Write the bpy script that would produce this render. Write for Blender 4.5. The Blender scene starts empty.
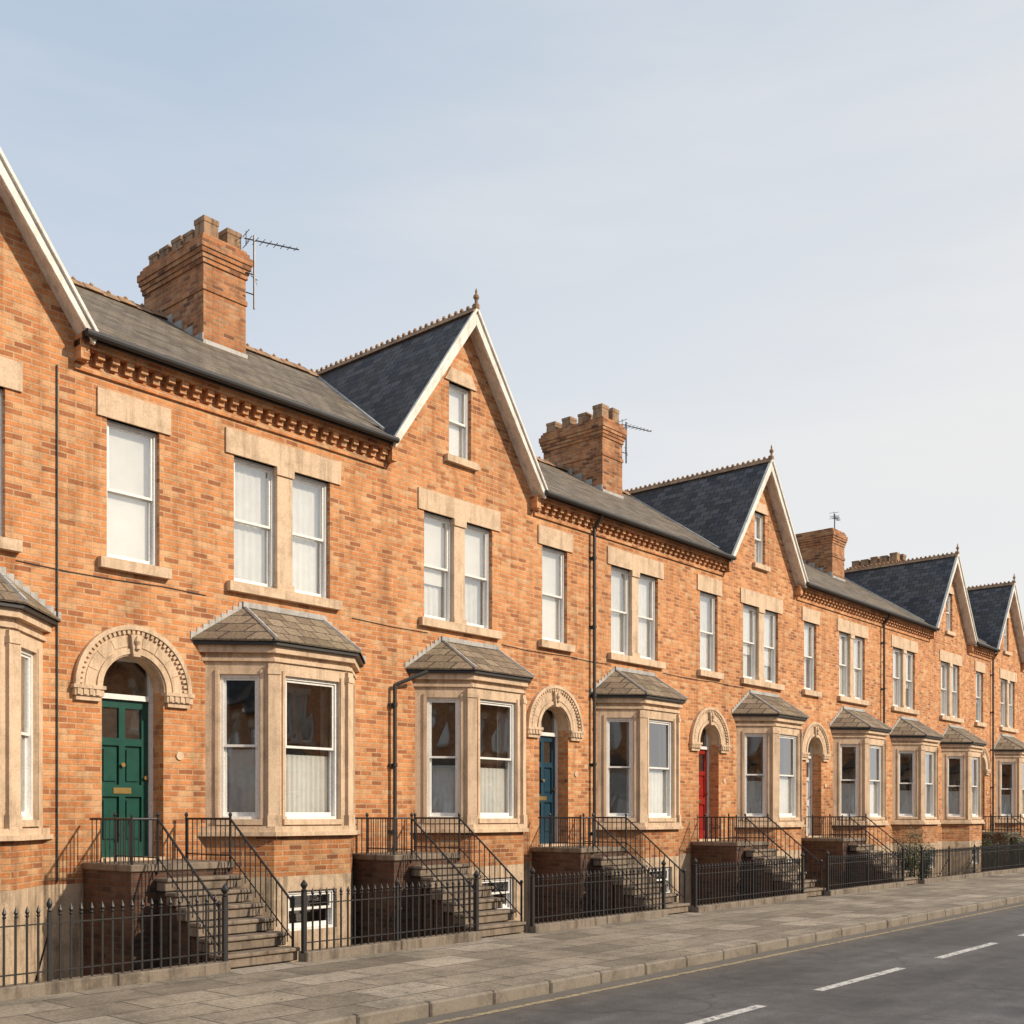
import bpy, math, random
from mathutils import Vector, Matrix
random.seed(11)
scene = bpy.context.scene
I4 = Matrix.Identity(4)

# ------------------------------------------------------------------ materials
def newmat(name):
    m = bpy.data.materials.new(name); m.use_nodes = True
    nt = m.node_tree; nt.nodes.clear()
    out = nt.nodes.new('ShaderNodeOutputMaterial')
    b = nt.nodes.new('ShaderNodeBsdfPrincipled')
    nt.links.new(b.outputs[0], out.inputs[0])
    return m, nt, b
def N(nt, t, **kw):
    n = nt.nodes.new(t)
    for k, v in kw.items(): setattr(n, k, v)
    return n
def math_n(nt, op, a, b=None, c=None):
    n = N(nt, 'ShaderNodeMath', operation=op)
    for i, v in enumerate((a, b, c)):
        if v is None: continue
        if isinstance(v, (int, float)): n.inputs[i].default_value = v
        else: nt.links.new(v, n.inputs[i])
    return n.outputs[0]
def mix(nt, fac, a, b, mode='MIX'):
    n = N(nt, 'ShaderNodeMix', data_type='RGBA', blend_type=mode)
    for s, v in ((n.inputs[0], fac), (n.inputs[6], a), (n.inputs[7], b)):
        if isinstance(v, (int, float)): s.default_value = v
        elif isinstance(v, tuple): s.default_value = (*v, 1)
        else: nt.links.new(v, s)
    return n.outputs[2]
def noise(nt, vec, scale, detail=3, rough=.55):
    n = N(nt, 'ShaderNodeTexNoise'); n.inputs['Scale'].default_value = scale
    n.inputs['Detail'].default_value = detail; n.inputs['Roughness'].default_value = rough
    nt.links.new(vec, n.inputs['Vector']); return n.outputs[0]
def ramp(nt, fac, stops):
    n = N(nt, 'ShaderNodeValToRGB'); nt.links.new(fac, n.inputs[0])
    el = n.color_ramp.elements
    while len(el) < len(stops): el.new(.5)
    for e, (p, c) in zip(el, stops):
        e.position = p; e.color = (*c, 1) if isinstance(c, tuple) else (c, c, c, 1)
    return n.outputs[0]
def bump(nt, b, h, strength, dist):
    n = N(nt, 'ShaderNodeBump'); n.inputs['Strength'].default_value = strength
    n.inputs['Distance'].default_value = dist
    nt.links.new(h, n.inputs['Height']); nt.links.new(n.outputs[0], b.inputs['Normal'])
def wallcoord(nt, zscale=1.0):
    g = N(nt, 'ShaderNodeNewGeometry')
    p = N(nt, 'ShaderNodeSeparateXYZ'); nt.links.new(g.outputs['Position'], p.inputs[0])
    n = N(nt, 'ShaderNodeSeparateXYZ'); nt.links.new(g.outputs['True Normal'], n.inputs[0])
    ax = math_n(nt, 'ABSOLUTE', n.outputs[0]); ay = math_n(nt, 'ABSOLUTE', n.outputs[1])
    s = math_n(nt, 'GREATER_THAN', ax, ay)
    u = math_n(nt, 'ADD', math_n(nt, 'MULTIPLY', p.outputs[1], s),
               math_n(nt, 'MULTIPLY', p.outputs[0], math_n(nt, 'SUBTRACT', 1.0, s)))
    az = math_n(nt, 'GREATER_THAN', math_n(nt, 'ABSOLUTE', n.outputs[2]), .95)
    v = math_n(nt, 'ADD', math_n(nt, 'MULTIPLY', p.outputs[1], az),
               math_n(nt, 'MULTIPLY', math_n(nt, 'MULTIPLY', p.outputs[2], zscale), math_n(nt, 'SUBTRACT', 1.0, az)))
    c = N(nt, 'ShaderNodeCombineXYZ'); nt.links.new(u, c.inputs[0]); nt.links.new(v, c.inputs[1])
    return g.outputs['Position'], c.outputs[0], p.outputs[2]
def bricktex(nt, vec, w, h, mort, smooth=.2, off=.5):
    t = N(nt, 'ShaderNodeTexBrick'); nt.links.new(vec, t.inputs['Vector'])
    t.offset = off; t.inputs['Scale'].default_value = 1
    t.inputs['Brick Width'].default_value = w; t.inputs['Row Height'].default_value = h
    t.inputs['Mortar Size'].default_value = mort; t.inputs['Mortar Smooth'].default_value = smooth
    t.inputs['Color1'].default_value = (0, 0, 0, 1); t.inputs['Color2'].default_value = (1, 1, 1, 1)
    t.inputs['Mortar'].default_value = (.5, .5, .5, 1)
    return t

def mat_brick(name, tones, mortar, dark=1.0, low=.74):
    m, nt, b = newmat(name); pos, vec, z = wallcoord(nt)
    wob = N(nt, 'ShaderNodeTexNoise'); wob.inputs['Scale'].default_value = 3.0; wob.inputs['Detail'].default_value = 1
    nt.links.new(pos, wob.inputs['Vector'])
    vm = N(nt, 'ShaderNodeVectorMath', operation='MULTIPLY_ADD'); nt.links.new(wob.outputs['Color'], vm.inputs[0])
    vm.inputs[1].default_value = (.016, .016, 0); nt.links.new(vec, vm.inputs[2])
    t = bricktex(nt, vm.outputs[0], .229, .0765, .0115, .45)
    col = ramp(nt, t.outputs['Color'], [(0, tones[0]), (.18, tones[1]), (.45, tones[2]), (.75, tones[3]), (1, tones[4])])
    big = noise(nt, pos, .5, 4, .6)
    col = mix(nt, 1.0, col, ramp(nt, big, [(.28, (.76*dark,.72*dark,.69*dark)), (.5, 1.0*dark), (.75, (1.06*dark,1.12*dark,1.15*dark))]), 'MULTIPLY')
    mid = noise(nt, pos, 5, 5, .74)
    col = mix(nt, .85, col, ramp(nt, mid, [(.3, .58), (.52, 1.0), (.8, 1.25)]), 'MULTIPLY')
    fine = noise(nt, pos, 55, 2, .6)
    col = mix(nt, .6, col, ramp(nt, fine, [(.3, .62), (.7, 1.28)]), 'MULTIPLY')
    mcol = mix(nt, 1.0, mortar, ramp(nt, mid, [(.3, .55), (.7, 1.1)]), 'MULTIPLY')
    col = mix(nt, math_n(nt, 'MULTIPLY', t.outputs['Fac'], .75), col, mcol)
    mp = N(nt, 'ShaderNodeMapping'); nt.links.new(pos, mp.inputs[0]); mp.inputs['Scale'].default_value = (2.4, 2.4, .22)
    st = noise(nt, mp.outputs[0], 1.3, 4, .68)
    col = mix(nt, .75, col, ramp(nt, st, [(.33, (.62,.59,.57)), (.5, 1.0), (1, 1.05)]), 'MULTIPLY')
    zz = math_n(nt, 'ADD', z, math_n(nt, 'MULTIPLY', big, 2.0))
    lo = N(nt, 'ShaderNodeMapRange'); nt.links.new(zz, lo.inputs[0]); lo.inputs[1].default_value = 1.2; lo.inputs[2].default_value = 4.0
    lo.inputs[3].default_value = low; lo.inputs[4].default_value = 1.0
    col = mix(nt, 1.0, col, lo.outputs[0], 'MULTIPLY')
    nt.links.new(col, b.inputs['Base Color']); b.inputs['Roughness'].default_value = .92
    h = math_n(nt, 'SUBTRACT', math_n(nt, 'MULTIPLY', fine, .35), t.outputs['Fac'])
    bump(nt, b, h, .6, .008)
    return m
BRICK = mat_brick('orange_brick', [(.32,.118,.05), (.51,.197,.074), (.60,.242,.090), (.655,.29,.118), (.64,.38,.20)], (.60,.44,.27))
CHIMB = mat_brick('chimney_brick', [(.17,.07,.035), (.34,.135,.055), (.45,.18,.07), (.51,.22,.09), (.46,.27,.15)], (.36,.28,.19))
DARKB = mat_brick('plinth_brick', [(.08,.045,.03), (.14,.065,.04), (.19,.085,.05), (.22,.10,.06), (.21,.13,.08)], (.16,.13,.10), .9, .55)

def mat_stone(name, c, amt=.5, rough=.85, grime=.6, scale=3.0, st=True):
    m, nt, b = newmat(name)
    g = N(nt, 'ShaderNodeNewGeometry'); pos = g.outputs['Position']
    n1 = noise(nt, pos, scale, 5, .70); n2 = noise(nt, pos, 45, 2, .6)
    gc = (grime, grime*.96, grime*.9)
    col = mix(nt, amt, c, ramp(nt, n1, [(.3, gc), (.52, 1.0), (.8, 1.12)]), 'MULTIPLY')
    col = mix(nt, .4, col, ramp(nt, n2, [(.3, .62), (.7, 1.22)]), 'MULTIPLY')
    if st:
        mp = N(nt, 'ShaderNodeMapping'); nt.links.new(pos, mp.inputs[0]); mp.inputs['Scale'].default_value = (6, 6, .5)
        s = noise(nt, mp.outputs[0], 1.4, 4, .68)
        col = mix(nt, amt, col, ramp(nt, s, [(.34, gc), (.52, 1.0)]), 'MULTIPLY')
    nt.links.new(col, b.inputs['Base Color']); b.inputs['Roughness'].default_value = rough
    bump(nt, b, math_n(nt, 'ADD', n2, n1), .4, .006)
    return m
STONE = mat_stone('sandstone', (.67,.495,.34), .62, .85, .55)
RENDER = mat_stone('painted_render', (.53,.40,.275), .85, .85, .42)
STEP = mat_stone('step_stone', (.23,.18,.135), .85, .8, .42)
PLINTH = mat_stone('plinth_stone', (.22,.18,.14), .85, .85, .42)
KERB = mat_stone('kerb_stone', (.22,.188,.15), .8, .85, .42, st=False)
WHITE = mat_stone('white_paint', (.81,.80,.77), .3, .45, .7, 6)
BARGE = mat_stone('weathered_white_paint', (.79,.745,.67), .6, .6, .55, 5)
LEAD = mat_stone('lead_flashing', (.44,.43,.41), .7, .6)
TERRA = mat_stone('terracotta', (.36,.23,.14), .85, .9, .42)
RIDGE = mat_stone('ridge_tile', (.38,.235,.135), .8, .85, .45)

def mat_slate(name, tones, moss, mf=.7):
    m, nt, b = newmat(name); pos, vec, z = wallcoord(nt, 1.6)
    t = bricktex(nt, vec, .27, .22, .009, .1)
    col = ramp(nt, t.outputs['Color'], [(0, tones[0]), (.5, tones[1]), (1, tones[2])])
    n1 = noise(nt, pos, 1.3, 5, .74); n2 = noise(nt, pos, 26, 3, .6)
    col = mix(nt, ramp(nt, n1, [(.42, 0.0), (.68, mf)]), col, moss)
    col = mix(nt, .8, col, ramp(nt, n2, [(.3, .55), (.7, 1.35)]), 'MULTIPLY')
    col = mix(nt, math_n(nt, 'MULTIPLY', t.outputs['Fac'], .8), col, (.015,.015,.016))
    nt.links.new(col, b.inputs['Base Color']); b.inputs['Roughness'].default_value = .8
    b.inputs['Specular IOR Level'].default_value = .3
    h = math_n(nt, 'ADD', math_n(nt, 'MULTIPLY', t.outputs['Color'], .5), math_n(nt, 'SUBTRACT', math_n(nt, 'MULTIPLY', n2, .5), t.outputs['Fac']))
    bump(nt, b, h, .8, .016)
    return m
SLATE = mat_slate('roof_slate', [(.045,.048,.055), (.077,.080,.09), (.125,.127,.137)], (.125,.11,.09), .5)
MSLATE = mat_slate('main_roof_slate', [(.09,.072,.056), (.14,.115,.09), (.21,.175,.14)], (.23,.18,.12), .75)
BSLATE = mat_slate('bay_slate', [(.13,.096,.07), (.22,.162,.115), (.31,.24,.17)], (.22,.18,.11))

def mat_flat(name, c, rough=.5, metal=0, var=.25):
    m, nt, b = newmat(name)
    g = N(nt, 'ShaderNodeNewGeometry'); n1 = noise(nt, g.outputs['Position'], 7, 3, .6)
    col = mix(nt, var, c, ramp(nt, n1, [(.3, .5), (.7, 1.3)]), 'MULTIPLY')
    nt.links.new(col, b.inputs['Base Color']); b.inputs['Roughness'].default_value = rough
    b.inputs['Metallic'].default_value = metal
    return m
IRON = mat_flat('black_iron', (.016,.016,.018), .5, 0, .5)
GUTTER = mat_flat('gutter_black', (.028,.027,.027), .55)
BRASS = mat_flat('brass', (.6,.42,.16), .3, 1)
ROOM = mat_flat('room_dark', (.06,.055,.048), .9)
CURT = mat_flat('net_curtain', (.90,.90,.88), .9, 0, .15)
BLIND = mat_flat('roller_blind', (.92,.91,.88), .9, 0, .08)
DRAPE = mat_flat('drape', (.36,.34,.31), .9)
AERIAL = mat_flat('aerial_metal', (.12,.12,.125), .4, .7)
LEAF = mat_flat('shrub_leaves', (.05,.078,.03), .7, 0, .8)
BARK = mat_flat('shrub_stems', (.09,.065,.045), .9)
DOORS = {'green': mat_flat('green_door_paint', (.007,.068,.05), .3, 0, .4),
         'teal': mat_flat('teal_door_paint', (.012,.05,.08), .3, 0, .4),
         'red': mat_flat('red_door_paint', (.30,.02,.015), .3, 0, .4),
         'white': mat_flat('white_door_paint', (.6,.6,.58), .35, 0, .2),
         'blue': mat_flat('blue_door_paint', (.03,.06,.17), .3, 0, .2)}
def mat_glass():
    m = bpy.data.materials.new('window_glass'); m.use_nodes = True; nt = m.node_tree; nt.nodes.clear()
    out = N(nt, 'ShaderNodeOutputMaterial'); tr = N(nt, 'ShaderNodeBsdfTransparent'); gl = N(nt, 'ShaderNodeBsdfGlossy')
    tr.inputs[0].default_value = (.96,.97,.96,1); gl.inputs['Roughness'].default_value = .02
    gl.inputs[0].default_value = (.97,.98,1,1)
    fr = N(nt, 'ShaderNodeFresnel'); fr.inputs[0].default_value = 1.5
    f = math_n(nt, 'MINIMUM', math_n(nt, 'ADD', math_n(nt, 'MULTIPLY', fr.outputs[0], 2.2), .15), 1.0)
    mx = N(nt, 'ShaderNodeMixShader'); nt.links.new(f, mx.inputs[0])
    nt.links.new(tr.outputs[0], mx.inputs[1]); nt.links.new(gl.outputs[0], mx.inputs[2]); nt.links.new(mx.outputs[0], out.inputs[0])
    g = N(nt, 'ShaderNodeNewGeometry'); n1 = noise(nt, g.outputs['Position'], 1.6, 1, .5)
    bp = N(nt, 'ShaderNodeBump'); bp.inputs['Strength'].default_value = .06; bp.inputs['Distance'].default_value = .03
    nt.links.new(n1, bp.inputs['Height']); nt.links.new(bp.outputs[0], gl.inputs['Normal'])
    return m
GLASS = mat_glass()

def mat_paving():
    m, nt, b = newmat('paving_slabs')
    g = N(nt, 'ShaderNodeNewGeometry'); pos = g.outputs['Position']
    t = bricktex(nt, pos, .92, .61, .011, .1)
    col = ramp(nt, t.outputs['Color'], [(0, (.19,.16,.122)), (.35, (.27,.228,.175)), (.7, (.31,.265,.205)), (1, (.385,.335,.27))])
    n1 = noise(nt, pos, .9, 5, .74); n2 = noise(nt, pos, 28, 3, .65)
    col = mix(nt, 1.0, col, ramp(nt, n1, [(.3, .5), (.5, .92), (.75, 1.28)]), 'MULTIPLY')
    col = mix(nt, .8, col, ramp(nt, n2, [(.3, .5), (.7, 1.32)]), 'MULTIPLY')
    n3 = noise(nt, pos, 4, 5, .74)
    col = mix(nt, ramp(nt, n3, [(.51, 0.0), (.68, .7)]), col, (.105,.09,.07))
    n4 = noise(nt, pos, 9, 2, .5)
    col = mix(nt, ramp(nt, n4, [(.68, 0.0), (.71, .75)]), col, (.055,.05,.045))
    col = mix(nt, math_n(nt, 'MULTIPLY', t.outputs['Fac'], .9), col, (.05,.044,.037))
    nt.links.new(col, b.inputs['Base Color']); b.inputs['Roughness'].default_value = .8
    bump(nt, b, math_n(nt, 'SUBTRACT', math_n(nt, 'MULTIPLY', n2, .5), t.outputs['Fac']), .6, .008)
    return m
PAVE = mat_paving()
def mat_asphalt(name, mark=None, lo=.36, hi=.48):
    m, nt, b = newmat(name)
    g = N(nt, 'ShaderNodeNewGeometry'); pos = g.outputs['Position']
    n0 = noise(nt, pos, .35, 4, .6); n1 = noise(nt, pos, 2.5, 5, .72); n2 = noise(nt, pos, 70, 3, .7)
    mp = N(nt, 'ShaderNodeMapping'); nt.links.new(pos, mp.inputs[0]); mp.inputs['Scale'].default_value = (.10, 1.5, 1)
    n3 = noise(nt, mp.outputs[0], 1.0, 4, .6)
    col = mix(nt, 1.0, (.088,.085,.084), ramp(nt, n0, [(.3, .7), (.7, 1.3)]), 'MULTIPLY')
    col = mix(nt, .8, col, ramp(nt, n1, [(.3, .6), (.7, 1.28)]), 'MULTIPLY')
    col = mix(nt, .9, col, ramp(nt, n3, [(.3, .65), (.7, 1.35)]), 'MULTIPLY')
    col = mix(nt, .9, col, ramp(nt, n2, [(.3, .3), (.6, 1.2), (.8, 2.8)]), 'MULTIPLY')
    vo = N(nt, 'ShaderNodeTexVoronoi', feature='DISTANCE_TO_EDGE'); vo.inputs['Scale'].default_value = .38
    wv = N(nt, 'ShaderNodeVectorMath', operation='MULTIPLY_ADD'); nz = N(nt, 'ShaderNodeTexNoise'); nz.inputs['Scale'].default_value = 2
    nt.links.new(pos, nz.inputs['Vector']); nt.links.new(nz.outputs['Color'], wv.inputs[0]); wv.inputs[1].default_value = (.9,.9,0); nt.links.new(pos, wv.inputs[2])
    nt.links.new(wv.outputs[0], vo.inputs['Vector'])
    col = mix(nt, ramp(nt, vo.outputs['Distance'], [(.0, .6), (.014, 0.0)]), col, (.03,.03,.031))
    p = N(nt, 'ShaderNodeSeparateXYZ'); nt.links.new(pos, p.inputs[0])
    mr = N(nt, 'ShaderNodeMapRange'); nt.links.new(math_n(nt, 'ADD', p.outputs[1], math_n(nt, 'MULTIPLY', n1, .5)), mr.inputs[0])
    mr.inputs[1].default_value = -6.45; mr.inputs[2].default_value = -5.75; mr.inputs[3].default_value = 0; mr.inputs[4].default_value = .7
    col = mix(nt, mr.outputs[0], col, (.16,.135,.105))
    if mark:
        w = noise(nt, pos, 14, 6, .8)
        col = mix(nt, ramp(nt, w, [(lo, 0.0), (hi, .9)]), col, mark)
    nt.links.new(col, b.inputs['Base Color']); b.inputs['Roughness'].default_value = .78
    bump(nt, b, n2, .5, .006)
    return m
ASPH = mat_asphalt('asphalt'); MARK = mat_asphalt('road_paint_white', (.62,.61,.58), .38, .52); YEL = mat_asphalt('road_paint_yellow', (.40,.32,.18), .40, .56)
GROUND = mat_stone('ground_dirt', (.10,.088,.07), .7, .95, st=False)

# ------------------------------------------------------------------ mesh builder
class MB:
    def __init__(s): s.v = []; s.f = []
    def pts(s, ps, M=I4):
        i = len(s.v); s.v += [tuple(M @ Vector(p)) for p in ps]; return i
    def poly(s, ps, M=I4):
        i = s.pts(ps, M); s.f.append(tuple(range(i, i+len(ps))))
    def box(s, x0, x1, y0, y1, z0, z1, M=I4):
        i = s.pts([(x0,y0,z0),(x1,y0,z0),(x1,y1,z0),(x0,y1,z0),(x0,y0,z1),(x1,y0,z1),(x1,y1,z1),(x0,y1,z1)], M)
        for f in ((0,3,2,1),(4,5,6,7),(0,1,5,4),(1,2,6,5),(2,3,7,6),(3,0,4,7)): s.f.append(tuple(i+k for k in f))
    def prism(s, ps, ext, M=I4):
        n = len(ps); e = Vector(ext)
        i = s.pts(ps, M); j = s.pts([tuple(Vector(p)+e) for p in ps], M)
        s.f.append(tuple(range(i, i+n))[::-1]); s.f.append(tuple(range(j, j+n)))
        for k in range(n): s.f.append((i+k, i+(k+1) % n, j+(k+1) % n, j+k))
    def cyl(s, p0, p1, r0, r1=None, n=8, cap=True, M=I4, rot=0):
        r1 = r0 if r1 is None else r1
        p0, p1 = Vector(p0), Vector(p1); q = (p1-p0).to_track_quat('Z', 'Y')
        ring = lambda p, r: [tuple(p + q @ Vector((r*math.cos(rot+2*math.pi*k/n), r*math.sin(rot+2*math.pi*k/n), 0))) for k in range(n)]
        i = s.pts(ring(p0, r0), M); j = s.pts(ring(p1, r1), M)
        for k in range(n): s.f.append((i+k, i+(k+1) % n, j+(k+1) % n, j+k))
        if cap: s.f.append(tuple(range(i, i+n))[::-1]); s.f.append(tuple(range(j, j+n)))
    def lathe(s, c, prof, n=10, rot=0):
        for (r0, z0), (r1, z1) in zip(prof, prof[1:]):
            if abs(z1-z0) < 1e-4: z1 = z0+.001*(1 if z1 >= z0 else -1)
            s.cyl((c[0], c[1], c[2]+min(z0,z1)), (c[0], c[1], c[2]+max(z0,z1)), max(r0 if z0<z1 else r1, .0005), max(r1 if z0<z1 else r0, .0005), n, cap=False, rot=rot)
    def obj(s, name, mat, parent=None, bevel=0, smooth=False):
        if not s.v: return None
        me = bpy.data.meshes.new(name); me.from_pydata(s.v, [], s.f); me.update()
        me.materials.append(mat)
        o = bpy.data.objects.new(name, me); scene.collection.objects.link(o)
        if smooth:
            for p in me.polygons: p.use_smooth = True
        if parent: o.parent = parent
        if bevel:
            b = o.modifiers.new('bevel', 'BEVEL'); b.width = bevel; b.segments = 1; b.limit_method = 'ANGLE'
        return o
def empty(name):
    e = bpy.data.objects.new(name, None); e.empty_display_size = .3; scene.collection.objects.link(e); return e
def frame(A, B):
    u = Vector((B[0]-A[0], B[1]-A[1], 0)); L = u.length; u.normalize(); n = Vector((-u.y, u.x, 0))
    M = Matrix(((u.x, n.x, 0, A[0]), (u.y, n.y, 0, A[1]), (0, 0, 1, 0), (0, 0, 0, 1)))
    return M, L
def wall(mb, M, u0, u1, zb, zt, ops=(), depth=.14, cuts=(), reveal=True):
    ztf = zt if callable(zt) else (lambda x: zt)
    xs = sorted({u0, u1, *[c for c in cuts if u0 < c < u1], *[x for o in ops for x in o[:2] if u0 < x < u1]})
    for a, b in zip(xs, xs[1:]):
        mid = (a+b)/2; z = zb
        for o in sorted([o for o in ops if o[0] < mid < o[1]], key=lambda o: o[2]):
            if o[2] > z: mb.poly([(a,0,z),(b,0,z),(b,0,o[2]),(a,0,o[2])], M)
            z = max(z, o[3])
        if min(ztf(a), ztf(b)) > z-1e-6: mb.poly([(a,0,z),(b,0,z),(b,0,ztf(b)),(a,0,ztf(a))], M)
    if reveal:
        for o in ops:
            d = o[4] if len(o) > 4 else depth
            a, b, c, e = o[:4]
            mb.poly([(a,0,c),(a,d,c),(a,d,e),(a,0,e)], M); mb.poly([(b,0,c),(b,0,e),(b,d,e),(b,d,c)], M)
            mb.poly([(a,0,e),(a,d,e),(b,d,e),(b,0,e)], M); mb.poly([(a,0,c),(b,0,c),(b,d,c),(a,d,c)], M)

KEYS = ['walls','chimney_stack','basement_wall','stone_trim','window_frames','window_glass','net_curtains','blinds','drapes','room','roof_slates','gable_roof','bay_roof',
        'gutter','bargeboards','flashing','ridge_tiles','chimney_pots','door_leaf','door_brass']
MATS = dict(zip(KEYS, [BRICK, CHIMB, RENDER, STONE, WHITE, GLASS, CURT, BLIND, DRAPE, ROOM, MSLATE, SLATE, BSLATE, GUTTER, BARGE, LEAD, RIDGE, TERRA, None, BRASS]))
BEV = {'stone_trim': .010, 'bargeboards': .006}

def curtain(mb, M, u0, u1, z0, z1, y, amp, waves):
    n = max(6, int(waves*6)); ph = random.random()*6
    prev = None
    for i in range(n+1):
        t = i/n; u = u0+(u1-u0)*t; yy = y+amp*math.sin(waves*2*math.pi*t+ph)+amp*.4*math.sin(waves*5.3*t+ph*2)
        cur = ((u, yy, z0), (u, yy*.6+y*.4, z1))
        if prev: mb.poly([prev[0], cur[0], cur[1], prev[1]], M)
        prev = cur

def sash(h, M, u0, u1, z0, z1, style='net', y=.07):
    W = h['window_frames']; G = h['window_glass']; e = .008
    W.box(u0-e, u0+.045, y, y+.12, z0, z1, M); W.box(u1-.045, u1+e, y, y+.12, z0, z1, M)
    W.box(u0+.045, u1-.045, y, y+.12, z1-.045, z1+e, M); W.box(u0+.045, u1-.045, y-.02, y+.12, z0-e, z0+.04, M)
    a, b = u0+.045, u1-.045; zm = (z0+z1)/2 + .02; s = .034
    def sash1(za, zb_, ya, yb, bot):
        W.box(a, a+s, ya, yb, za, zb_, M); W.box(b-s, b, ya, yb, za, zb_, M)
        W.box(a+s, b-s, ya, yb, za, za+bot, M); W.box(a+s, b-s, ya, yb, zb_-.035, zb_, M)
        ym = (ya+yb)/2; tl = random.uniform(-.005, .005)
        G.poly([(a+s-.003, ym+tl, za+bot-.003),(b-s+.003, ym-tl, za+bot-.003),(b-s+.003, ym-tl*.5, zb_-.032),(a+s-.003, ym+tl*.5, zb_-.032)], M)
    sash1(zm-.02, z1-.045, y+.022, y+.058, .035)
    sash1(z0+.04, zm+.018, y+.062, y+.098, .06)
    yc = y+.125
    H = z1-z0
    if style == 'blind':
        h['blinds'].poly([(u0-.02,yc,z0-.02),(u1+.02,yc,z0-.02),(u1+.02,yc,z1+.02),(u0-.02,yc,z1+.02)], M)
    elif style == 'half':
        zz = z0+H*random.uniform(.25, .5)
        h['blinds'].poly([(u0-.02,yc,zz),(u1+.02,yc,zz),(u1+.02,yc,z1+.02),(u0-.02,yc,z1+.02)], M)
        curtain(h['net_curtains'], M, u0-.02, u1+.02, z0-.02, zz+.1, yc+.05, .010, 6)
    elif style == 'net':
        curtain(h['net_curtains'], M, u0-.02, u1+.02, z0-.02, z1+.02, yc+.02, .007, (u1-u0)*9)
    elif style == 'low':
        curtain(h['net_curtains'], M, u0-.02, u1+.02, z0-.02, z0+H*random.uniform(.38,.49), yc+.02, random.uniform(.008,.014), (u1-u0)*random.uniform(8,12))
        w = (u1-u0)*random.uniform(.06, .2)
        curtain(h['drapes'], M, u0-.03, u0+w, z0-.02, z1+.02, yc+.1, .02, 2.5)
        curtain(h['drapes'], M, u1-w, u1+.03, z0-.02, z1+.02, yc+.1, .02, 2.5)
    elif style == 'drapes':
        w = (u1-u0)*random.uniform(.18, .3)
        curtain(h['net_curtains'], M, u0-.03, u0+w, z0-.02, z1+.02, yc+.05, .02, 3)
        curtain(h['net_curtains'], M, u1-w, u1+.03, z0-.02, z1+.02, yc+.05, .02, 3)

D, C = .68, .68
def bay_poly(x0, x1, off, z):
    return [(x0-off*1.4, 0, z), (x0+C-off*.41, -D-off, z), (x1-C+off*.41, -D-off, z), (x1+off*1.4, 0, z)]
def bay(h, x0, x1):
    P = [(x0, 0), (x0+C, -D), (x1-C, -D), (x1, 0)]
    S = h['stone_trim']
    for k in range(3):
        M, L = frame(P[k], P[k+1]); front = k == 1
        m = .20
        if front:
            bo = [(.25, L-.25, .12, .70)]
            wall(h['basement_wall'], M, 0, L, -.62, .92, bo, .12)
            sash(h, M, .25, L-.25, .12, .70, 'none', .05)
        else: wall(h['basement_wall'], M, 0, L, -.62, .92)
        wall(h['walls'], M, 0, L, .92, 1.5)
        o = [(m, L-m, 1.74, 3.80)]
        wall(S, M, 0, L, 1.62, 4.10, o, .11)
        sash(h, M, m, L-m, 1.74, 3.80, 'low' if random.random() < .9 else 'drapes', .05)
        S.box(m-.05, L-m+.05, -.045, .03, 1.66, 1.738, M)
        S.box(m-.06, m-.012, -.02, .0, 1.74, 3.86, M); S.box(L-m+.012, L-m+.06, -.02, .0, 1.74, 3.86, M)
    for cx, a in ((x0+C, math.radians(-22.5)), (x1-C, math.radians(22.5))):
        M = Matrix.Translation((cx, -D, 0)) @ Matrix.Rotation(a, 4, 'Z')
        S.box(-.085, .085, -.02, .14, 1.64, 3.95, M)
        S.box(-.10, .10, -.038, .12, 1.63, 1.80, M)
        S.box(-.095, .095, -.035, .12, 3.80, 3.88, M)
    S.prism(bay_poly(x0, x1, .10, 1.50), (0, 0, .06)); S.prism(bay_poly(x0, x1, .065, 1.56), (0, 0, .08))
    S.prism(bay_poly(x0, x1, .035, 3.98), (0, 0, .05))
    S.prism(bay_poly(x0, x1, .08, 4.10), (0, 0, .10))
    h['gutter'].prism(bay_poly(x0, x1, .14, 4.20), (0, 0, .05))
    e = bay_poly(x0, x1, .17, 4.252); t = [(x0+.66, 0.02, 4.86), (x1-.66, 0.02, 4.86)]
    R = h['bay_roof']
    e2 = [(p[0], p[1], p[2]+.03) for p in e]
    R.poly([e2[0], e2[1], t[0]]); R.poly([e2[1], e2[2], t[1], t[0]]); R.poly([e2[2], e2[3], t[1]])
    for k in range(3): R.poly([e[k], e[k+1], e2[k+1], e2[k]])
    F = h['flashing']
    for a, b in ((e2[1], t[0]), (e2[2], t[1])):
        a = Vector(a); b = Vector(b); nseg = 5
        for i in range(nseg):
            F.cyl(a.lerp(b, i/nseg), a.lerp(b, (i+1)/nseg-.01), .032, .027, 6)
    F.box(t[0][0]-.04, t[1][0]+.04, -.04, .03, 4.83, 4.91)
    for a, b in ((e2[0], t[0]), (e2[3], t[1])):
        a = Vector(a); b = Vector(b)
        for i in range(9):
            p = a.lerp(b, i/9); q = a.lerp(b, (i+1)/9); z = max(p.z, q.z)
            F.box(min(p.x,q.x), max(p.x,q.x)-.004, -.012, .01, min(p.z,q.z)-.02, z+.03)

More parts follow.
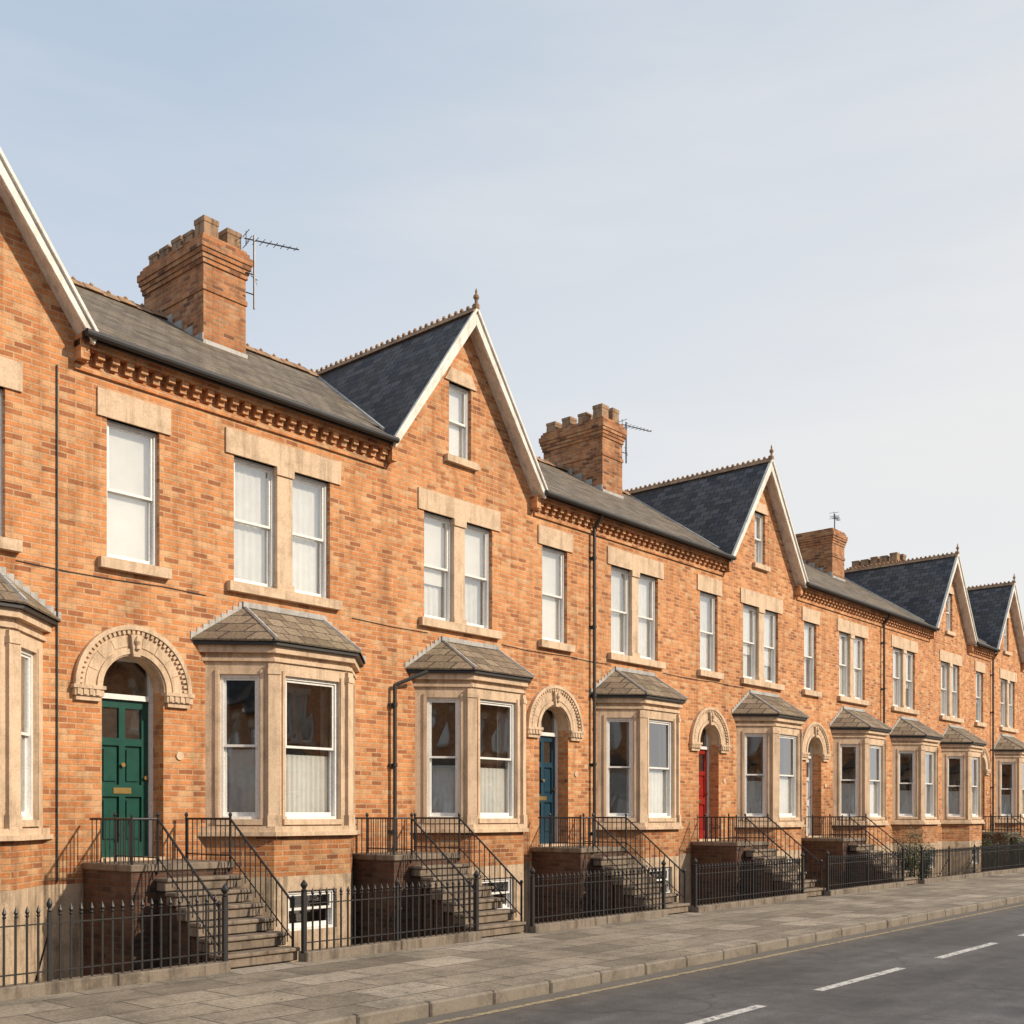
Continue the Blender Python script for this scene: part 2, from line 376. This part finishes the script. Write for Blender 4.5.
def arch_ring(mb, xc, zc, r0, r1, y0, y1, a0, a1, n):
    for i in range(n):
        t0 = a0+(a1-a0)*i/n; t1 = a0+(a1-a0)*(i+1)/n
        ps = [(xc+r0*math.cos(t0), y0, zc+r0*math.sin(t0)), (xc+r1*math.cos(t0), y0, zc+r1*math.sin(t0)),
              (xc+r1*math.cos(t1), y0, zc+r1*math.sin(t1)), (xc+r0*math.cos(t1), y0, zc+r0*math.sin(t1))]
        mb.prism(ps, (0, y1-y0, 0))
def doorway(h, xc, col):
    S = h['stone_trim']; zs = 3.48; pi = math.pi
    hw = .45
    arch_ring(S, xc, zs, hw, .80, -.03, .26, 0, pi, 24)
    arch_ring(S, xc, zs, hw+.02, hw+.09, -.055, -.025, 0, pi, 24)
    g = .006
    for i in range(9):
        t0 = pi*i/9+g; t1 = pi*(i+1)/9-g
        arch_ring(S, xc, zs, hw+.12, .70, -.044, -.025, t0, t1, 3)
    for i in range(34):
        t0 = pi*i/34+.01; t1 = t0+.055
        arch_ring(S, xc, zs, .735, .79, -.065, -.03, t0, t1, 1)
    arch_ring(S, xc, zs, .79, .85, -.08, .02, 0, pi, 24)
    for s in (-1, 1):
        a, b = sorted((xc+s*(hw-.01), xc+s*.88))
        S.box(a, b, -.10, .05, zs-.05, zs-.002); S.box(a+.02, b-.02, -.08, .04, zs-.14, zs-.05)
        S.box(a+.05, b-.05, -.055, .03, zs-.20, zs-.14)
        for q in range(4): S.box(a+.05+q*.085, a+.10+q*.085, -.095, -.06, zs-.13, zs-.055)
    S.prism([(xc-.05, -.10, zs+hw-.02), (xc+.05, -.10, zs+hw-.02), (xc+.085, -.10, zs+.72), (xc-.085, -.10, zs+.72)], (0, .12, 0))
    S.lathe((xc, -.115, zs+hw+.05), [(.0,0),(.035,.03),(.02,.08),(.045,.13),(.02,.19),(0,.22)], 8)
    W = h['window_frames']; y = .26; z0 = 1.23; zd = 3.36; zt = 3.95
    W.box(xc-hw-.01, xc-hw+.06, y, y+.1, z0, zt); W.box(xc+hw-.06, xc+hw+.01, y, y+.1, z0, zt)
    W.box(xc-hw+.06, xc+hw-.06, y, y+.1, zt-.06, zt); W.box(xc-hw+.06, xc+hw-.06, y-.02, y+.1, zd, zd+.07)
    h['window_glass'].poly([(xc-hw+.05, y+.05, zd+.06),(xc+hw-.05, y+.05, zd+.06),(xc+hw-.05, y+.05, zt-.05),(xc-hw+.05, y+.05, zt-.05)])
    a, b = xc-hw+.06, xc+hw-.06; L = h['door_leaf']
    L.box(a, b, y+.065, y+.09, z0, zd)
    def rl(u0, u1, w0, w1): L.box(u0, u1, y+.03, y+.066, w0, w1)
    rl(a, a+.10, z0, zd); rl(b-.10, b, z0, zd); rl(a+.10, b-.10, z0, z0+.2); rl(a+.10, b-.10, zd-.11, zd)
    rl(a+.10, b-.10, z0+.82, z0+.98); rl(a+.10, b-.10, zd-.62, zd-.52)
    rl(xc-.045, xc+.045, z0+.2, z0+.82); rl(xc-.045, xc+.045, z0+.98, zd-.62); rl(xc-.045, xc+.045, zd-.52, zd-.11)
    for s in (-1, 1):
        for w0, w1 in ((z0+.25, z0+.77), (z0+1.03, zd-.67)):
            u0, u1 = sorted((xc+s*.075, xc+s*(hw-.06-.13))); L.box(u0, u1, y+.045, y+.066, w0, w1)
        u0, u1 = sorted((xc+s*.045, xc+s*(hw-.16)))
        h['window_glass'].poly([(u0, y+.058, zd-.52), (u1, y+.058, zd-.52), (u1, y+.058, zd-.11), (u0, y+.058, zd-.11)])
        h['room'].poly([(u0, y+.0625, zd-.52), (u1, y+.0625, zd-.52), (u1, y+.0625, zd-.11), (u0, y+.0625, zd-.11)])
    B = h['door_brass']
    B.box(xc-.13, xc+.13, y+.02, y+.031, z0+.86, z0+.94)
    B.cyl((xc, y+.03, z0+1.25), (xc, y-.01, z0+1.25), .02, .03, 10)
    B.cyl((xc+hw-.11, y+.035, z0+1.08), (xc+hw-.11, y-.01, z0+1.08), .018, .03, 10)
    S.cyl((xc+.70, .0, 2.62), (xc+.70, -.02, 2.62), .06, n=14)
    S.box(xc-hw-.02, xc+hw+.02, -.03, .36, 1.17, 1.232)

EZ, GS, AZ = 8.0, 1.424, 10.72
RS = .625
def house(x0, x1, singles=(), doubles=(), bays=(), doors=(), gable=None, attic=None, chimney=None, ends=(0, 0), pipes=(), potn=5, ch=.30):
    root = empty('brick_house')
    h = {k: MB() for k in KEYS}
    S = h['stone_trim']; ops = []
    st = ['blind', 'net', 'blind', 'half', 'blind', 'net']
    Zs, Zl = 5.17, 7.02
    for a, b in singles: ops.append((a, b, Zs, Zl))
    for a, b, c, d in doubles: ops.append((a, d, Zs, Zl))
    for xc, col in doors: ops.append((xc-.45, xc+.45, 1.2, 3.95, .34))
    for a, b in bays: ops.append((a+.12, b-.12, 1.7, 4.0, .1))
    att = []
    if attic: att = [(attic[0], attic[1], 8.1, 9.42)]
    cuts = []; zt = EZ
    if gable is not None:
        cuts = [gable, gable-1.826, gable+1.826]
        zt = lambda x: max(EZ, 10.60-GS*abs(x-gable))
    wall(h['walls'], I4, x0, x1, .92, zt, ops+att, .13, cuts)
    wall(h['basement_wall'], I4, x0, x1, -.62, .92)
    for (a, b) in singles:
        S.box(a-.14, b+.16, -.03, .1, Zl, Zl+.36); S.box(a-.13, b+.13, -.10, .08, Zs-.14, Zs)
        sash(h, I4, a, b, Zs, Zl, random.choice(st))
    for (a, b, c, d) in doubles:
        S.box(a-.15, d+.2, -.03, .1, Zl, Zl+.36); S.box(a-.13, d+.17, -.10, .08, Zs-.14, Zs)
        S.box(b-.01, c+.01, -.012, .16, Zs, Zl); S.box(b-.03, c+.03, -.04, .1, Zl-.12, Zl-.002); S.box(b-.03, c+.03, -.04, .1, Zs+.002, Zs+.1)
        s = random.choice(st)
        sash(h, I4, a, b-.01, Zs, Zl, s); sash(h, I4, c+.01, d, Zs, Zl, s if random.random() < .7 else random.choice(st))
    for a, b, c, d in att:
        S.box(a-.12, b+.12, -.09, .08, c-.12, c)
        S.prism([(a-.12, -.03, d), (b+.12, -.03, d), (b-.02, -.03, d+.24), (a+.02, -.03, d+.24)], (0, .12, 0))
        sash(h, I4, a, b, c, d, 'blind')
    for a, b in bays: bay(h, a, b)
    for xc, col in doors: doorway(h, xc, col)
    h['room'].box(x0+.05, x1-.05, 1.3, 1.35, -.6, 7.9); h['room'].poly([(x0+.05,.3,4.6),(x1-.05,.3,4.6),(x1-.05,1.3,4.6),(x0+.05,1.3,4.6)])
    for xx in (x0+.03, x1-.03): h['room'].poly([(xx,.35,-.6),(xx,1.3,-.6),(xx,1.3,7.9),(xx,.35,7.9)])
    h['walls'].poly([(x0,8,-.6),(x1,8,-.6),(x1,8,8.0),(x0,8,8.0)])
    for e, xx in zip(ends, (x0, x1)):
        if e: h['walls'].poly([(xx,0,-.6),(xx,8,-.6),(xx,8,8.0),(xx,4,10.45),(xx,0,8.0)])
    segs = [(x0, x1, -.30)]
    if gable is not None:
        g0, g1 = max(x0, gable-1.9), min(x1, gable+1.9); segs = []
        if g0 > x0+.02: segs.append((x0, g0, -.30))
        segs.append((g0, g1, .35))
        if g1 < x1-.02: segs.append((g1, x1, -.30))
    for a, b, ys in segs:
        z = lambda y: 8.12+RS*y
        R = h['roof_slates']
        R.poly([(a,ys,z(ys)),(b,ys,z(ys)),(b,4,z(4)),(a,4,z(4))])
        R.poly([(a,4,z(4)),(b,4,z(4)),(b,8.3,z(4)-RS*4.3),(a,8.3,z(4)-RS*4.3)])
        if ys < 0:
            R.poly([(a,ys,z(ys)-.03),(b,ys,z(ys)-.03),(b,ys,z(ys)),(a,ys,z(ys))])
            Gt = h['gutter']
            Gt.box(a, b, -.25, -.20, 7.85, 7.945)
            Gt.cyl((a, -.32, 7.905), (b, -.32, 7.905), .05, n=10)
            Wl = h['walls']
            Wl.box(a, b, -.20, .02, 7.86, 7.93); Wl.box(a, b, -.155, .02, 7.79, 7.86)
            Wl.box(a, b, -.04, .02, 7.52, 7.59)
            n = max(1, int((b-a)/.20)); sp = (b-a)/n
            for i in range(n):
                xx = a+sp*(i+.5); Wl.box(xx-.05, xx+.05, -.13, .02, 7.70, 7.79); Wl.box(xx-.05, xx+.05, -.075, .02, 7.63, 7.70)
    yy, zz = 4.0, 8.12+RS*4
    n = int((x1-x0)/.3); sp = (x1-x0)/n
    for i in range(n):
        a = x0+i*sp; dz = random.uniform(-.01,.012)
        h['ridge_tiles'].prism([(a+.006,yy-.13,zz-.04+dz),(a+.006,yy,zz+.09+dz),(a+.006,yy+.13,zz-.04+dz)], (sp-.012,0,0))
        h['ridge_tiles'].lathe((a+sp*.5,yy,zz+.07+dz), [(.03,0),(.04,.025),(.0,.07)], 6)
    if gable is not None:
        R = h['gable_roof']; gx = gable
        for s in (-1, 1):
            p = [(gx, -.26, AZ), (gx+s*1.97, -.26, AZ-GS*1.97), (gx+s*1.97, 3.9, AZ-GS*1.97), (gx, 4.35, AZ)]
            R.prism(p, (0, 0, -.07))
            B = h['bargeboards']
            B.prism([(gx, -.29, AZ+.03), (gx+s*1.98, -.29, AZ+.03-GS*1.98), (gx+s*1.93, -.29, AZ-.18-GS*1.93), (gx, -.29, AZ-.28)], (0, .05, 0))
            B.prism([(gx, -.325, AZ+.05), (gx+s*1.99, -.325, AZ+.05-GS*1.99), (gx+s*1.97, -.325, AZ-.03-GS*1.97), (gx, -.325, AZ-.035)], (0, .05, 0))
            B.prism([(gx, -.24, AZ-.12), (gx+s*1.93, -.24, AZ-.12-GS*1.93), (gx+s*1.93, -.24, AZ-.15-GS*1.93), (gx, -.24, AZ-.15)], (0, .26, 0))
            h['walls'].box(*sorted((gx+s*1.80, gx+s*1.915)), -.18, .02, 7.62, 7.88)
        y = -.30
        while y < 4.1:
            h['ridge_tiles'].prism([(gx-.11,y,AZ-.07),(gx,y,AZ+.06),(gx+.11,y,AZ-.07)], (0,.29,0))
            for q in (0.02, .165): h['ridge_tiles'].lathe((gx, y+q+.05, AZ+.04), [(.03,0),(.042,.03),(.028,.065),(0,.08)], 6)
            y += .30
        h['ridge_tiles'].lathe((gx, -.28, AZ+.0), [(.06,0),(.06,.08),(.03,.10),(.028,.16),(.055,.20),(.05,.24),(.018,.28),(.022,.32),(0,.38)], 8)
        for s in (-1, 1):
            F = h['flashing']
            ya = .2; za = 8.13+RS*ya; xa = (AZ-za)/GS; yb = 3.9; zb_ = 8.13+RS*yb; xb = (AZ-zb_)/GS
            F.cyl((gx+s*(xa+.02), ya, za-.01), (gx+s*(xb+.02), yb, zb_-.01), .035, .035, 6)
    if chimney:
        cx0, cx1 = chimney; cy0, cy1 = 2.8, 4.7; B = h['chimney_stack']
        B.box(cx0, cx1, cy0, cy1, 9.0, 11.12+ch)
        for o, a, b in ((.022, 10.48, 10.56), (.025, 10.94, 11.02), (.045, 11.02, 11.10), (.07, 11.10, 11.18), (.09, 11.18, 11.30), (.05, 11.30, 11.38), (.015, 11.38, 11.44)):
            B.box(cx0-o, cx1+o, cy0-o, cy1+o, a+ch, b+ch)
        h['flashing'].box(cx0-.02, cx1+.02, cy0-.03, cy0, 9.72, 9.92)
        for k in range(6):
            y = cy0+.0+k*.32; z = 8.12+RS*min(y, 4); h['flashing'].box(cx0-.018, cx0, y, y+.3, z-.2, z+.17)
        TP = h['chimney_pots']; zb0 = 11.42+ch
        for k in range(potn):
            for j in range(2):
                y = cy0+.2+k*(cy1-cy0-.4)/max(1,potn-1)+random.uniform(-.015,.015); x = cx0+.2+j*(cx1-cx0-.4)
                s = random.choice([.85, .95, 1]) * (1.15 if k == 0 else .85); r = .20*random.uniform(.95, 1.04)
                nn, ro = 4, math.pi/4
                TP.lathe((x, y, zb0), [(r*1.04,0),(r*1.04,.05),(r,.06),(r*.97,.25*s),(r*1.05,.26*s),(r*1.05,.34*s)], nn, ro)
                TP.lathe((x, y, zb0), [(r*.74,.339*s),(r*.74,.1)], nn, ro)
                for q in range(nn):
                    t0 = ro+2*math.pi*q/nn; t1 = ro+2*math.pi*(q+1)/nn; zt_ = zb0+.34*s
                    TP.poly([(x+r*1.05*math.cos(t0),y+r*1.05*math.sin(t0),zt_),(x+r*1.05*math.cos(t1),y+r*1.05*math.sin(t1),zt_),
                             (x+r*.74*math.cos(t1),y+r*.74*math.sin(t1),zt_),(x+r*.74*math.cos(t0),y+r*.74*math.sin(t0),zt_)])
    for px, z0, z1 in pipes:
        Gt = h['gutter']; Gt.cyl((px, -.09, z0), (px, -.09, z1-.25), .034, n=8)
        Gt.cyl((px, -.09, z1-.25), (px, -.28, z1), .034, n=8)
        z = z0+.5
        while z < z1-.3: Gt.cyl((px, -.09, z), (px, -.09, z+.06), .046, n=8); Gt.box(px-.07, px+.07, -.03, 0.01, z, z+.05); z += 1.4
    for k, mb in h.items():
        mat = DOORS[doors[0][1]] if k == 'door_leaf' and doors else MATS[k]
        if mat is None: continue
        mb.obj(k, mat, root, BEV.get(k, 0))
    return root

HS = []
HS.append(house(-3.6, 1.6, singles=[(.35, 1.15)], doubles=[(-2.6,-1.8,-1.6,-.8)], bays=[(-2.9,-.2)], doors=[(.75,'blue')], ends=(1,0), chimney=(.6,1.45)))
HS.append(house(1.6, 6.95, singles=[(2.2,3.0)], doubles=[(4.3,5.08,5.27,6.07)], bays=[(3.82,6.54)], doors=[(2.6,'red')], gable=5.15, attic=(4.8,5.35)))
HS.append(house(6.95, 12.3, singles=[(7.4,8.17)], doubles=[(9.37,10.14,10.40,11.15)], bays=[(8.89,11.65)], doors=[(7.78,'green')], chimney=(10.70,11.56)))
HS.append(house(12.3, 17.8, singles=[(16.39,17.17)], doubles=[(13.21,13.95,14.2,14.95)], bays=[(13.0,15.72)], doors=[(16.75,'teal')], gable=14.22, attic=(13.82,14.39)))
HS.append(house(17.8, 23.2, singles=[(22.16,22.95)], doubles=[(18.65,19.40,19.62,20.4)], bays=[(18.15,20.85)], doors=[(22.55,'red')], chimney=(22.15,23.0), pipes=[(17.95,-.5,7.86)], potn=4))
HS.append(house(23.2, 28.9, singles=[(27.46,28.2)], doubles=[(24.17,24.95,25.2,25.99)], bays=[(23.85,26.6)], doors=[(28.05,'white')], gable=25.1, attic=(24.75,25.3)))
HS.append(house(28.9, 32.8, doubles=[(29.64,30.37,30.6,31.4)], bays=[(29.25,31.95)], pipes=[(32.6,-.5,7.86)]))
HS.append(house(32.8, 36.4, doubles=[(33.5,34.3,34.5,35.3)], bays=[(33.45,36.1)], chimney=(35.25,36.2), potn=0, ch=.1))
HS.append(house(36.4, 42.6, singles=[(41.1,41.9)], doubles=[(37.6,38.4,38.6,39.4)], bays=[(37.7,40.3)], doors=[(41.6,'green')], gable=38.4, attic=(38.1,38.7), chimney=(40.9,41.9), ch=.0))
HS.append(house(42.6, 48.6, singles=[(47.2,48.0)], doubles=[(43.9,44.65,44.85,45.6)], bays=[(43.3,46.0)], doors=[(47.5,'blue')], gable=44.6, attic=(44.3,44.85), pipes=[(42.72,-.5,7.86)]))
HS.append(house(48.6, 54.2, singles=[(53.0,53.8)], doubles=[(49.9,50.65,50.85,51.6)], bays=[(49.3,52.0)], doors=[(53.3,'red')], chimney=(52.8,53.6)))
HS.append(house(54.2, 60.0, singles=[(58.6,59.4)], doubles=[(55.4,56.2,56.4,57.2)], bays=[(55.0,57.7)], doors=[(59.0,'green')], gable=56.4, attic=(56.1,56.65), ends=(0,1)))

def mirror_house(src, xc, yw):
    r = empty('brick_house'); r.matrix_world = Matrix.Translation((xc, yw, 0)) @ Matrix.Rotation(math.pi, 4, 'Z')
    for c in src.children:
        if c.name.split('.')[0] in ('flashing', 'door_brass'): continue
        o = bpy.data.objects.new(c.name.split('.')[0], c.data); scene.collection.objects.link(o); o.parent = r
OPX = 44.0
for s in HS[:10]: mirror_house(s, OPX, -27.0)
for s in HS[:10]: mirror_house(s, OPX-52.2, -27.0)

# ------------------------------------------------------------------ steps & rails
def steps(xc, w=1.12, lw=1.5):
    root = empty('front_steps'); B = MB(); T = MB(); R = MB()
    la, lb = xc-.05-lw/2, xc-.05+lw/2
    sa, sb = xc+.1-w/2, xc+.1+w/2
    B.box(la+.02, lb-.02, -1.18, -.01, -.62, 1.10); T.box(la, lb, -1.21, -.005, 1.10, 1.19)
    n = 6; run = (2.60-1.2)/n; rise = 1.19/(n+1)
    for i in range(n):
        z = 1.19-rise*(i+1); y0 = -1.2-run*i
        B.box(sa+.05, sb-.05, y0-run+.03, y0+.0 if i else -1.185, -.62, z-rise-.01)
        T.box(sa, sb, y0-run+.015, y0-.0 if i else -1.215, z-rise+.005, z-.05)
        T.box(sa-random.uniform(.01,.025), sb+random.uniform(.01,.025), y0-run-.02, y0+.0, z-.05, z)
    he = .56; sl = 1.19/(2.6-1.2+.12)
    z_at = lambda y: 1.19+he if y > -1.2 else 1.19+he-sl*(-y-1.2)
    def rail(x, ys):
        R.cyl((x,ys,1.19+he), (x,-1.2,1.19+he), .015); R.cyl((x,-1.2,1.19+he), (x,-2.52,z_at(-2.52)), .015)
        R.cyl((x,ys,1.27), (x,-1.2,1.27), .009); R.cyl((x,-1.2,1.27), (x,-2.52,z_at(-2.52)-he+.10), .009)
        y = ys-.06
        while y > -2.5:
            R.cyl((x,y,z_at(y)-he if y > -1.2 else z_at(y)-he-.02), (x,y,z_at(y)), .008, n=6); y -= .11
        for py in (ys-.02, -1.2, -2.52):
            R.cyl((x,py,z_at(py)-he-.12), (x,py,z_at(py)+.03), .017); R.lathe((x,py,z_at(py)+.03), [(.017,0),(.028,.025),(.017,.05),(0,.06)], 8)
    rail(sa+.03, -.15); rail(sb-.03, -.15)
    R.cyl((la+.04,-.15,1.75), (la+.04,-1.16,1.75), .014); R.cyl((la+.04,-1.16,1.75), (sa+.03,-1.2,1.75), .014)
    y = -.2
    while y > -1.16: R.cyl((la+.04,y,1.18), (la+.04,y,1.75), .008, n=6); y -= .11
    R.cyl((la+.04,-1.16,1.18), (la+.04,-1.16,1.80), .017)
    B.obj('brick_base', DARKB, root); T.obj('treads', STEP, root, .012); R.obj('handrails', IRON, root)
for xc in (.75, 2.6, 7.85, 12.2, 16.85, 22.55, 28.05, 41.6, 47.5, 53.3, 59.0): steps(xc)

def fence(x0, x1):
    root = empty('iron_railing'); P = MB(); R = MB()
    n = max(1, round((x1-x0)/1.5)); L = (x1-x0)/n
    for i in range(n): P.box(x0+i*L+.004, x0+(i+1)*L-.004, -2.78, -2.60, -.02, .12+random.uniform(-.008,.008))
    yf = -2.69
    R.box(x0, x1, yf-.018, yf+.018, .70, .712); R.box(x0, x1, yf-.018, yf+.018, .22, .232)
    nb = int((x1-x0-.1)/.112); sp = (x1-x0-.1)/nb
    for i in range(1, nb):
        x = x0+.05+i*sp; t = random.uniform(-.006,.006)
        R.box(x-.009, x+.009, yf-.009, yf+.009, .11, .78)
        R.lathe((x+t, yf, .78), [(.012,0),(.024,.015),(.012,.03),(.024,.055),(.0,.12)], 6)
    m = max(1, round((x1-x0)/2.0))
    k = [x0+.03, x1-.03] + [x0+(x1-x0)*j/m for j in range(1, m)]
    for j, x in enumerate(k):
        q = .026 if j < 2 else .017; zt = .86 if j < 2 else .82
        R.box(x-q, x+q, yf-q, yf+q, .1, zt)
        R.lathe((x, yf, zt), [(q,0),(q*1.5,.015),(q*.8,.035),(q*1.7,.07),(q*1.7,.09),(q*.8,.125),(0,.15)], 10)
        if j >= 2: R.cyl((x, yf+.02, .6), (x, yf+.35, .0), .01)
    P.obj('plinth', PLINTH, root, .012); R.obj('bars', IRON, root)
gates = [(.1,1.3),(1.98,3.2),(7.41,8.49),(11.66,12.86),(16.55,17.55),(21.95,23.1),(27.5,28.7),(41.0,42.2),(46.9,48.1),(52.7,53.9),(58.4,59.6)]
xs = -3.6
for a, b in gates: fence(xs, a); xs = b

# ------------------------------------------------------------------ shrubs in the front areas
rs = random.Random(5)
def shrub(x, y, top, r):
    root = empty('shrub'); L = MB(); T = MB(); base = Vector((x, y, -.6))
    tips = []
    for i in range(10):
        a = rs.random()*6.28; q = r*rs.uniform(.2, .85)
        tip = Vector((x+q*math.cos(a), y+q*math.sin(a)*.6, -.6+(top+.6)*rs.uniform(.6, 1.0)))
        mid = base.lerp(tip, .5)+Vector((0,0,.15)); T.cyl(base, mid, .022, .014, 5); T.cyl(mid, tip, .014, .005, 5)
        tips += [tip, mid.lerp(tip, .5), mid]
    for t in tips:
        cr = r*rs.uniform(.25, .45)
        for k in range(60):
            v = Vector((rs.gauss(0,1), rs.gauss(0,1), rs.gauss(0,1))).normalized()*cr*rs.random()**.4
            p = t+v; a = Vector((rs.gauss(0,1), rs.gauss(0,1), rs.gauss(0,1))).normalized()
            b = a.orthogonal().normalized(); s = rs.uniform(.02, .04)
            L.poly([tuple(p-a*s), tuple(p+b*s*.5), tuple(p+a*s), tuple(p-b*s*.5)])
    T.obj('stems', BARK, root); L.obj('leaves', LEAF, root)
for a in ((29.3,-2.1,1.35,.6), (30.6,-2.05,1.0,.5), (36.6,-2.1,1.25,.7), (39.2,-2.1,1.2,.6), (43.4,-2.1,1.5,.8), (45.2,-2.1,1.3,.7)): shrub(*a)

# ------------------------------------------------------------------ pipes, cables, aerials
def simple(name, fn, mat, **kw):
    m = MB(); fn(m); return m.obj(name, mat, None, **kw)
def bp(m):
    m.cyl((12.95,-.35,4.2),(12.45,-.09,3.95),.032); m.cyl((12.45,-.09,3.96),(12.45,-.09,1.2),.032)
    for z in (1.5, 2.6, 3.6): m.cyl((12.45,-.09,z),(12.45,-.09,z+.06),.044); m.box(12.38,12.52,-.06,.01,z,z+.05)
simple('drainpipe', bp, GUTTER)
def cable(m, x0, x1, z, sag=.03):
    prev = None
    n = int((x1-x0)/.6)
    for i in range(n+1):
        x = x0+(x1-x0)*i/n; p = (x, -.012, z-sag*abs(math.sin(i*1.1))+.01*random.random())
        if prev: m.cyl(prev, p, .006, n=5)
        prev = p
def cb(m):
    cable(m, 6.2, 8.9, 4.93); cable(m, 11.6, 13.3, 4.95); cable(m, 15.2, 18.5, 4.95); cable(m, 20.6, 24.2, 4.95)
    m.cyl((6.72,-.02,.95),(6.72,-.02,7.5),.011,n=6)
simple('wall_cable', cb, GUTTER)
def aerial(x, y, z0, z1, d=(1, -.25), L=1.0):
    m = MB(); m.cyl((x,y,z0),(x,y,z1),.02,n=6)
    dv = Vector((d[0], d[1], 0)).normalized(); pv = Vector((-dv.y, dv.x, 0)); c = Vector((x,y,z1-.10))
    tip = c+dv*L+Vector((0,0,.10)); m.cyl(c-dv*.18, tip, .012, n=6)
    for i in range(8):
        p = (c-dv*.1).lerp(tip, i/7.5); l = .16-.012*i
        m.cyl(p-pv*l, p+pv*l, .006, n=5)
    for s in (-1, 1):
        m.cyl(c-dv*.15-pv*.16+Vector((0,0,.10*s)), c-dv*.15+pv*.16+Vector((0,0,.10*s)), .007, n=5)
    m.cyl(c-dv*.15-Vector((0,0,.12)), c-dv*.15+Vector((0,0,.14)), .008, n=5)
    m.cyl((x-.09,y-.03,z1-.75),(x+.09,y+.03,z1-.75),.008,n=5); m.cyl((x-.06,y,z1-.65),(x+.07,y,z1-.85),.007,n=5)
    for z in (z0+.25, z0+.6): m.cyl((x,y,z),(x-.16,y+.02,z),.012,n=5)
    m.obj('tv_aerial', AERIAL)
aerial(11.68, 2.72, 10.75, 12.05, L=.85); aerial(23.14, 2.78, 10.8, 11.85, (1,-.1)); aerial(36.3, 3.2, 10.8, 12.3, (1,.3)); aerial(42.0, 3.2, 10.3, 11.7)

# ------------------------------------------------------------------ ground
g = MB(); prof = [(-500,-.17),(-2.62,-.17),(-2.62,-.6),(.2,-.6),(.2,-.17),(600,-.17)]
for (a, za), (b, zb) in zip(prof, prof[1:]): g.poly([(-500,a,za),(900,a,za),(900,b,zb),(-500,b,zb)])
g.obj('ground', GROUND)
simple('road', lambda m: m.poly([(-90,-14.9,-.13),(220,-14.9,-.13),(220,-6.0,-.13),(-90,-6.0,-.13)]), ASPH)
simple('pavement', lambda m: m.box(-90,220,-5.85,-2.605,-.3,0.0), PAVE)
simple('pavement', lambda m: m.box(-90,220,-24.3,-15.05,-.3,0.0), PAVE)
def kerb(m, y0, y1):
    x = -20
    while x < 110:
        j = random.uniform(-.006,.006)
        m.box(x+.004, x+.91, y0+j, y1, -.3, .004+random.uniform(-.007,.005)); x += .915
simple('kerb', lambda m: kerb(m,-5.98,-5.854), KERB, bevel=.02)
simple('kerb', lambda m: kerb(m,-15.05,-14.9), KERB, bevel=.02)
def dashes(m):
    x = 7.7-3.62*5
    while x < 100: m.poly([(x,-8.16,-.126),(x+2.35,-8.16,-.126),(x+2.35,-8.04,-.126),(x,-8.04,-.126)]); x += 3.62
simple('lane_marking', dashes, MARK)
simple('yellow_line', lambda m: m.poly([(-60,-6.33,-.126),(150,-6.33,-.126),(150,-6.24,-.126),(-60,-6.24,-.126)]), YEL)

# ------------------------------------------------------------------ light & sky
S = Vector((.36, -.80, .52)).normalized()
sun = bpy.data.lights.new('sun', 'SUN'); sun.energy = 4.6; sun.angle = math.radians(1.6); sun.color = (1, .85, .66)
so = bpy.data.objects.new('sun', sun); scene.collection.objects.link(so); so.rotation_euler = S.to_track_quat('Z', 'Y').to_euler()
w = bpy.data.worlds.new('World'); scene.world = w; w.use_nodes = True; nt = w.node_tree; nt.nodes.clear()
out = N(nt, 'ShaderNodeOutputWorld'); bg = N(nt, 'ShaderNodeBackground'); nt.links.new(bg.outputs[0], out.inputs[0])
sky = N(nt, 'ShaderNodeTexSky', sky_type='NISHITA'); sky.sun_disc = False
sky.sun_elevation = math.asin(S.z); sky.sun_rotation = math.atan2(S.x, S.y)
sky.air_density = 1.0; sky.dust_density = 1.5; sky.ozone_density = 1.5
tc = N(nt, 'ShaderNodeTexCoord'); sp = N(nt, 'ShaderNodeSeparateXYZ'); nt.links.new(tc.outputs['Generated'], sp.inputs[0])
mp = N(nt, 'ShaderNodeMapping'); nt.links.new(tc.outputs['Generated'], mp.inputs[0]); mp.inputs['Scale'].default_value = (1.0, 1.0, 5.5); mp.inputs['Rotation'].default_value = (.25, .25, .4)
cl = noise(nt, mp.outputs[0], 1.5, 6, .55)
clf = ramp(nt, cl, [(.42, 0.0), (.76, .36)])
hzc = ramp(nt, sp.outputs[2], [(0.0, (.97,.91,.84)), (.14, (.90,.895,.885)), (.32, (.73,.79,.865)), (.62, (.49,.605,.745))])
hzc = mix(nt, 1.0, hzc, (10, 10, 10), 'MULTIPLY')
base = mix(nt, .86, mix(nt, 1.0, sky.outputs[0], (1.5,1.5,1.5), 'MULTIPLY'), hzc)
gx = N(nt, 'ShaderNodeMapRange'); nt.links.new(sp.outputs[0], gx.inputs[0]); gx.inputs[1].default_value = .45; gx.inputs[2].default_value = 1.0; gx.inputs[3].default_value = 0; gx.inputs[4].default_value = .66
fac = math_n(nt, 'MINIMUM', math_n(nt, 'ADD', clf, gx.outputs[0]), .95)
col = mix(nt, fac, base, (8.9, 8.7, 8.45))
nt.links.new(col, bg.inputs[0]); bg.inputs[1].default_value = .1

cam = bpy.data.cameras.new('camera'); cam.sensor_width = 36; cam.lens = 1100/1024*36; cam.shift_y = 303/1024; cam.clip_end = 3000
co = bpy.data.objects.new('camera', cam); scene.collection.objects.link(co)
co.location = (0, -13.5, 1.8); co.rotation_euler = (math.radians(90), 0, math.radians(-48.95))
scene.camera = co
scene.view_settings.view_transform = 'Standard'; scene.view_settings.look = 'None'; scene.view_settings.exposure = 0
